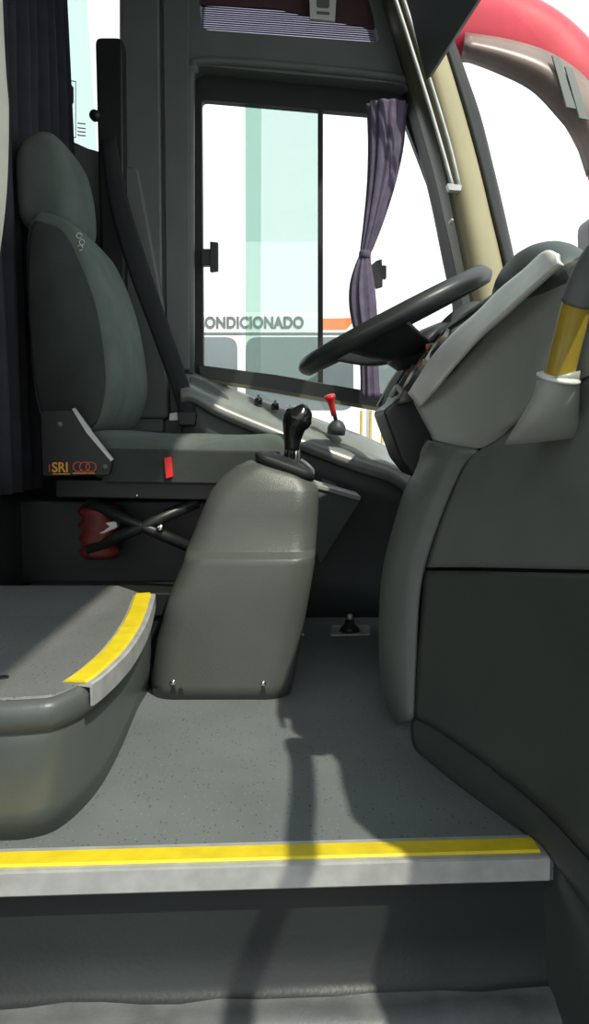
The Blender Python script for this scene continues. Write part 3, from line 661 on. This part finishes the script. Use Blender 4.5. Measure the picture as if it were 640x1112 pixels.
# slight sideways tip so that the ring reads a touch open
ty = math.radians(2.0); uy2 = (uy*math.cos(ty)+un*math.sin(ty)); un2 = ux.cross(uy2)
sw = thing('steering_wheel', 'black steering wheel tilted over the driver footwell', 'steering wheel', wc)
Rw = .228
ring = []
n1, n2 = 72, 14; vs = []; fs = []
for i in range(n1):
    a = 2*math.pi*i/n1; d = ux*math.cos(a)+uy2*math.sin(a)
    for j in range(n2):
        b = 2*math.pi*j/n2; rt = .0185+.0015*math.cos(10*b)
        vs.append(wc+d*(Rw+rt*.9*math.cos(b))+un2*(rt*1.1*math.sin(b)))
    for j in range(n2): fs.append((i*n2+j, ((i+1) % n1)*n2+j, ((i+1) % n1)*n2+(j+1) % n2, i*n2+(j+1) % n2))
mesh('rim', vs, fs, 'wheel_black', sw, smooth=True)
hubc = wc-un2*.082+ux*.035
mesh('hub', *lathe_vf(hubc-un2*.035, un2, [(.045, 0), (.075, .012), (.088, .035), (.084, .055), (.06, .068), (.02, .072)], 28), 'wheel_black', sw, smooth=True)
for a in (114, 246):
    r_ = math.radians(a); d = ux*math.cos(r_)+uy2*math.sin(r_); side = ux*-math.sin(r_)+uy2*math.cos(r_)
    p0, p1 = hubc+d*.05, wc+d*(Rw-.003); mid_ = hubc.lerp(wc, .25)+d*.14
    ps = curve([p0, mid_, p1], 12); rr_ = []
    for q, p in enumerate(ps):
        wdt = (.035+.045*q/11); th = .014
        rr_.append([p+side*wdt*math.cos(e)+un2*th*math.sin(e) for e in [k*2*math.pi/12 for k in range(12)]])
    mesh('spoke', *loft_vf(rr_), 'wheel_black', sw, smooth=True)
sc = thing('steering_column', 'black steering column shroud below the steering wheel', 'steering column', at(440, 500, 1.86))
e0 = hubc-un2*.03; e1 = e0-un2*.13+ux*.03
mesh('column_tube', *tube_vf([e0, e1], [.045, .055], 20), 'black', sc, smooth=True)
mesh('shroud', *prism_vf(rnd(pxs([(416, 446), (440, 426), (458, 436), (486, 470), (486, 520), (452, 520), (436, 500), (428, 478)], 1.74), .01), (0, .22, 0)), 'black', sc, bevel=.01)
mesh('stalk', *tube_vf([at(452, 420, 1.80), at(462, 392, 1.72), at(468, 380, 1.68)], .007, 10), 'black', sc, smooth=True)
mesh('ignition_key', *prism_vf(rnd(pxs([(462, 374), (474, 372), (476, 386), (466, 390)], 1.68), .003), (0, .008, 0)), 'red_dark', sc, bevel=.001)
mesh('wiring', *tube_vf([at(425, 430, 1.80), at(432, 420, 1.78), at(438, 436, 1.76), at(430, 446, 1.75)], .006, 8, seg=14), 'alu', sc, smooth=True)
# =====================================================================  YELLOW HAND RAIL
hr = thing('handrail', 'yellow hand rail curving up from its grey socket on the dashboard', 'handrail', at(597, 470, 1.02))
hp = [at(598, 440, .97), at(607, 410, .955), at(618, 365, .945), at(630, 322, .93), V((.343, .895, .757)), V((.368, .80, .79)), V((.378, .65, .812)), V((.376, .5, .82)), V((.375, .3, .80)), V((.385, .08, .77)), V((.41, -.12, .74)), V((.44, -.22, .72))]
hp2 = curve(hp, 110)
kk = max(i for i, p in enumerate(hp2) if p.z < .712)
mesh('rail_tube', *tube_vf(hp2[9:kk+2], .0175, 18), 'yellow_rail', hr, smooth=True)
mesh('grip_sleeve', *tube_vf(hp2[kk:], .0195, 18), 'panel', hr, smooth=True, label='grey sleeve on the upper rail')
sk = [at(590, 478, 1.055), at(595, 455, 1.0), at(603, 430, .97), at(607, 408, .957)]
rings = []
for p, (a, b) in zip(curve(sk, 10), [(.050, .05), (.046, .045), (.042, .040), (.038, .034), (.035, .031), (.032, .028), (.029, .026), (.027, .025), (.026, .0245), (.025, .024)]):
    rings.append([p+V((a*math.cos(q*math.pi/12), b*math.sin(q*math.pi/12), .006*math.cos(q*math.pi/12))) for q in range(24)])
mesh('socket', *loft_vf(rings), 'dash_sunlit', hr, smooth=True)
mesh('collar', *lathe_vf(at(606.5, 412, .957), hp2[11]-hp2[9], [(.026, 0), (.0265, .003), (.021, .006), (.019, .006)], 24), 'silver', hr, smooth=True)
# =====================================================================  OUTSIDE
struct(mesh('ground', *box_vf((0, 30, -1.0), (120, 110, .1)), 'asphalt')).name = 'floor.001'
YB = 10.7
def bus(name, label, x0, x1, Yb, depth=2.5, pil_px=(), zt=None):
    a = at(x0, 336, Yb); b = at(x1, 336, Yb)
    t = thing(name, label, 'bus', V(((a.x+b.x)/2, Yb+1.2, -.95)))
    zt = zt or a.z
    L = b.x-a.x; cx = (a.x+b.x)/2
    prof = [(0, -.6), (0, zt-.12), (.05, zt-.03), (.25, zt), (depth-.25, zt), (depth-.05, zt-.03), (depth, zt-.12), (depth, -.6)]
    mesh('body', *prism_vf([V((a.x, Yb+y, z)) for y, z in prof], (L, 0, 0)), 'white', t, bevel=.03)
    n = len(pil_px)
    for k in range(n):
        p, q = pil_px[k]
        mesh('side_window', *prism_vf(rnd([at(p, 366, Yb-.01), at(q, 366, Yb-.01), at(q, 445, Yb-.01), at(p, 445, Yb-.01)], .16, 5), (0, .03, 0)), 'bus_glass', t)
    for k in range(2):
        x = a.x+L*(.25+.55*k)
        mesh('wheel', *lathe_vf(V((x, Yb-.02, -.47)), (0, 1, 0), [(.30, 0), (.46, .02), (.48, .06), (.48, .26)], 28), 'rubber', t, smooth=False)
    return t, a, b
b1, a, b = bus('bus', 'white bus with grey lettering and an orange stripe above its windows', -560, 399, YB, pil_px=[(-540, -400), (-390, -250), (-240, -90), (-78, 68), (80, 168), (178, 258), (267, 384)])
text('lettering', 'AR CONDICIONADO', 16.5*YB/F, 'text_grey', at(330, 356, YB-.005), X*.84, Z, b1, depth=.004, font_bold=.009, space=1.04, align='RIGHT')
ln = mesh('window_band', *prism_vf([at(-550, 361, YB-.004), at(399, 361, YB-.004), at(399, 364, YB-.004), at(-550, 364, YB-.004)], (0, .02, 0)), 'text_grey', b1)
b2, a, b = bus('bus', 'white bus parked farther off, right of the lettered bus', 404, 760, 13.0, pil_px=[(408, 444), (452, 520), (530, 600)], zt=at(410, 343, 13.0).z)
mesh('orange_stripe', *prism_vf([at(348, 346, YB-.005), at(388, 345, YB-.005), at(376, 358, YB-.005), at(348, 358, YB-.005)], (0, .02, 0)), 'orange', b1, label='orange stripe')
text('lettering', 'DA', 12*13/F, 'text_grey', at(440, 363, 12.985), X*.9, Z, b2, depth=.004, align='RIGHT')
for px_, lb in ((392, 'yellow post outside, left one'), (402, 'yellow post outside below the window rail, middle one'), (415, 'yellow post outside below the window rail, right one')):
    c = at(px_, 500, 7.0)
    o = mesh('post', *tube_vf([V((c.x, 7.0, -.95)), V((c.x, 7.0, at(px_, 446, 7.0).z))], .012, 10), 'yellow_rail', smooth=True)
    tag(o, {392: 'thin yellow post outside, leftmost of the three below the window rail', 402: 'thin yellow post outside, middle of the three below the window rail', 415: 'thin yellow post outside, rightmost of the three below the window rail'}[px_], 'post', 'yellow posts in the yard')
# mirror arm outside
ma = thing('mirror_arm', 'red curved exterior mirror arm seen through the windshield', 'mirror', at(560, 40, 2.7))
pth = [(455, 20, 2.62), (500, 20, 2.66), (548, 31, 2.7), (592, 52, 2.72), (629, 92, 2.72), (654, 143, 2.72), (664, 200, 2.72), (664, 250, 2.72)]
mesh('arm', *tube_vf([at(*p) for p in pth], [.13, .13, .125, .12, .118, .10, .07, .05], 28, seg=40, flat=.5), 'mirror_red', ma, smooth=True)
und = []
for (x, y, dx, dy) in [(503, 62, 2, -26), (540, 76, 10, -33), (578, 95, 18, -38), (605, 122, 28, -40), (626, 150, 30, -34), (640, 190, 30, -20)]:
    und.append([at(x-2, y+2, 2.62), at(x+dx*.5, y+dy*.5, 2.555), at(x+dx, y+dy, 2.60)])
mesh('lower_cover', *grid_vf(und, 24, 8), 'mirror_under', ma, smooth=True, solid=.006, label='brownish lower cover')
for (x, y) in ((600, 60), (614, 72)):
    mesh('cover_strip', *prism_vf([at(x, y, 2.55), at(x+8, y+2, 2.55), at(x+26, y+58, 2.53), at(x+16, y+56, 2.53)], (0, .008, 0)), 'panel', ma)
mesh('mirror_head', *prism_vf(rnd(pxs([(640, 230), (700, 235), (705, 420), (645, 415)], 2.68), .05), (0, .12, 0)), 'black', ma, bevel=.01)
# =====================================================================  LIGHT
w = bpy.data.worlds.new('World'); bpy.context.scene.world = w; w.use_nodes = True
nt = w.node_tree; bg = nt.nodes['Background']
tc = nt.nodes.new('ShaderNodeTexCoord'); sx = nt.nodes.new('ShaderNodeSeparateXYZ'); rp = nt.nodes.new('ShaderNodeValToRGB')
nt.links.new(tc.outputs['Generated'], sx.inputs[0]); nt.links.new(sx.outputs['Z'], rp.inputs[0])
rp.color_ramp.elements[0].position = .0; rp.color_ramp.elements[0].color = (1, 1, 1, 1)
rp.color_ramp.elements[1].position = .8; rp.color_ramp.elements[1].color = (.80, .92, .98, 1)
nt.links.new(rp.outputs[0], bg.inputs[0]); bg.inputs[1].default_value = 1.5
sd = bpy.data.lights.new('Sun', 'SUN'); so = bpy.data.objects.new('Sun', sd); C.objects.link(so)
S = V((.45, -.617, 1)).normalized(); so.rotation_euler = S.to_track_quat('Z', 'Y').to_euler(); so.location = S*10
sd.energy = 4.0; sd.angle = math.radians(.8); sd.color = (1, .93, .80)
# =====================================================================  CAMERA
cd = bpy.data.cameras.new('Camera'); co = bpy.data.objects.new('Camera', cd); C.objects.link(co)
co.location = (0, 0, CAMZ); co.rotation_euler = (math.pi/2-PITCH, 0, 0)
cd.sensor_fit = 'HORIZONTAL'; cd.sensor_width = 36; cd.lens = F/640*36; cd.clip_start = .02; cd.clip_end = 300
sc_ = bpy.context.scene; sc_.camera = co
vs_ = sc_.view_settings; vs_.view_transform = 'Standard'; vs_.look = 'None'; vs_.exposure = 0; vs_.gamma = 1; vs_.use_curve_mapping = False
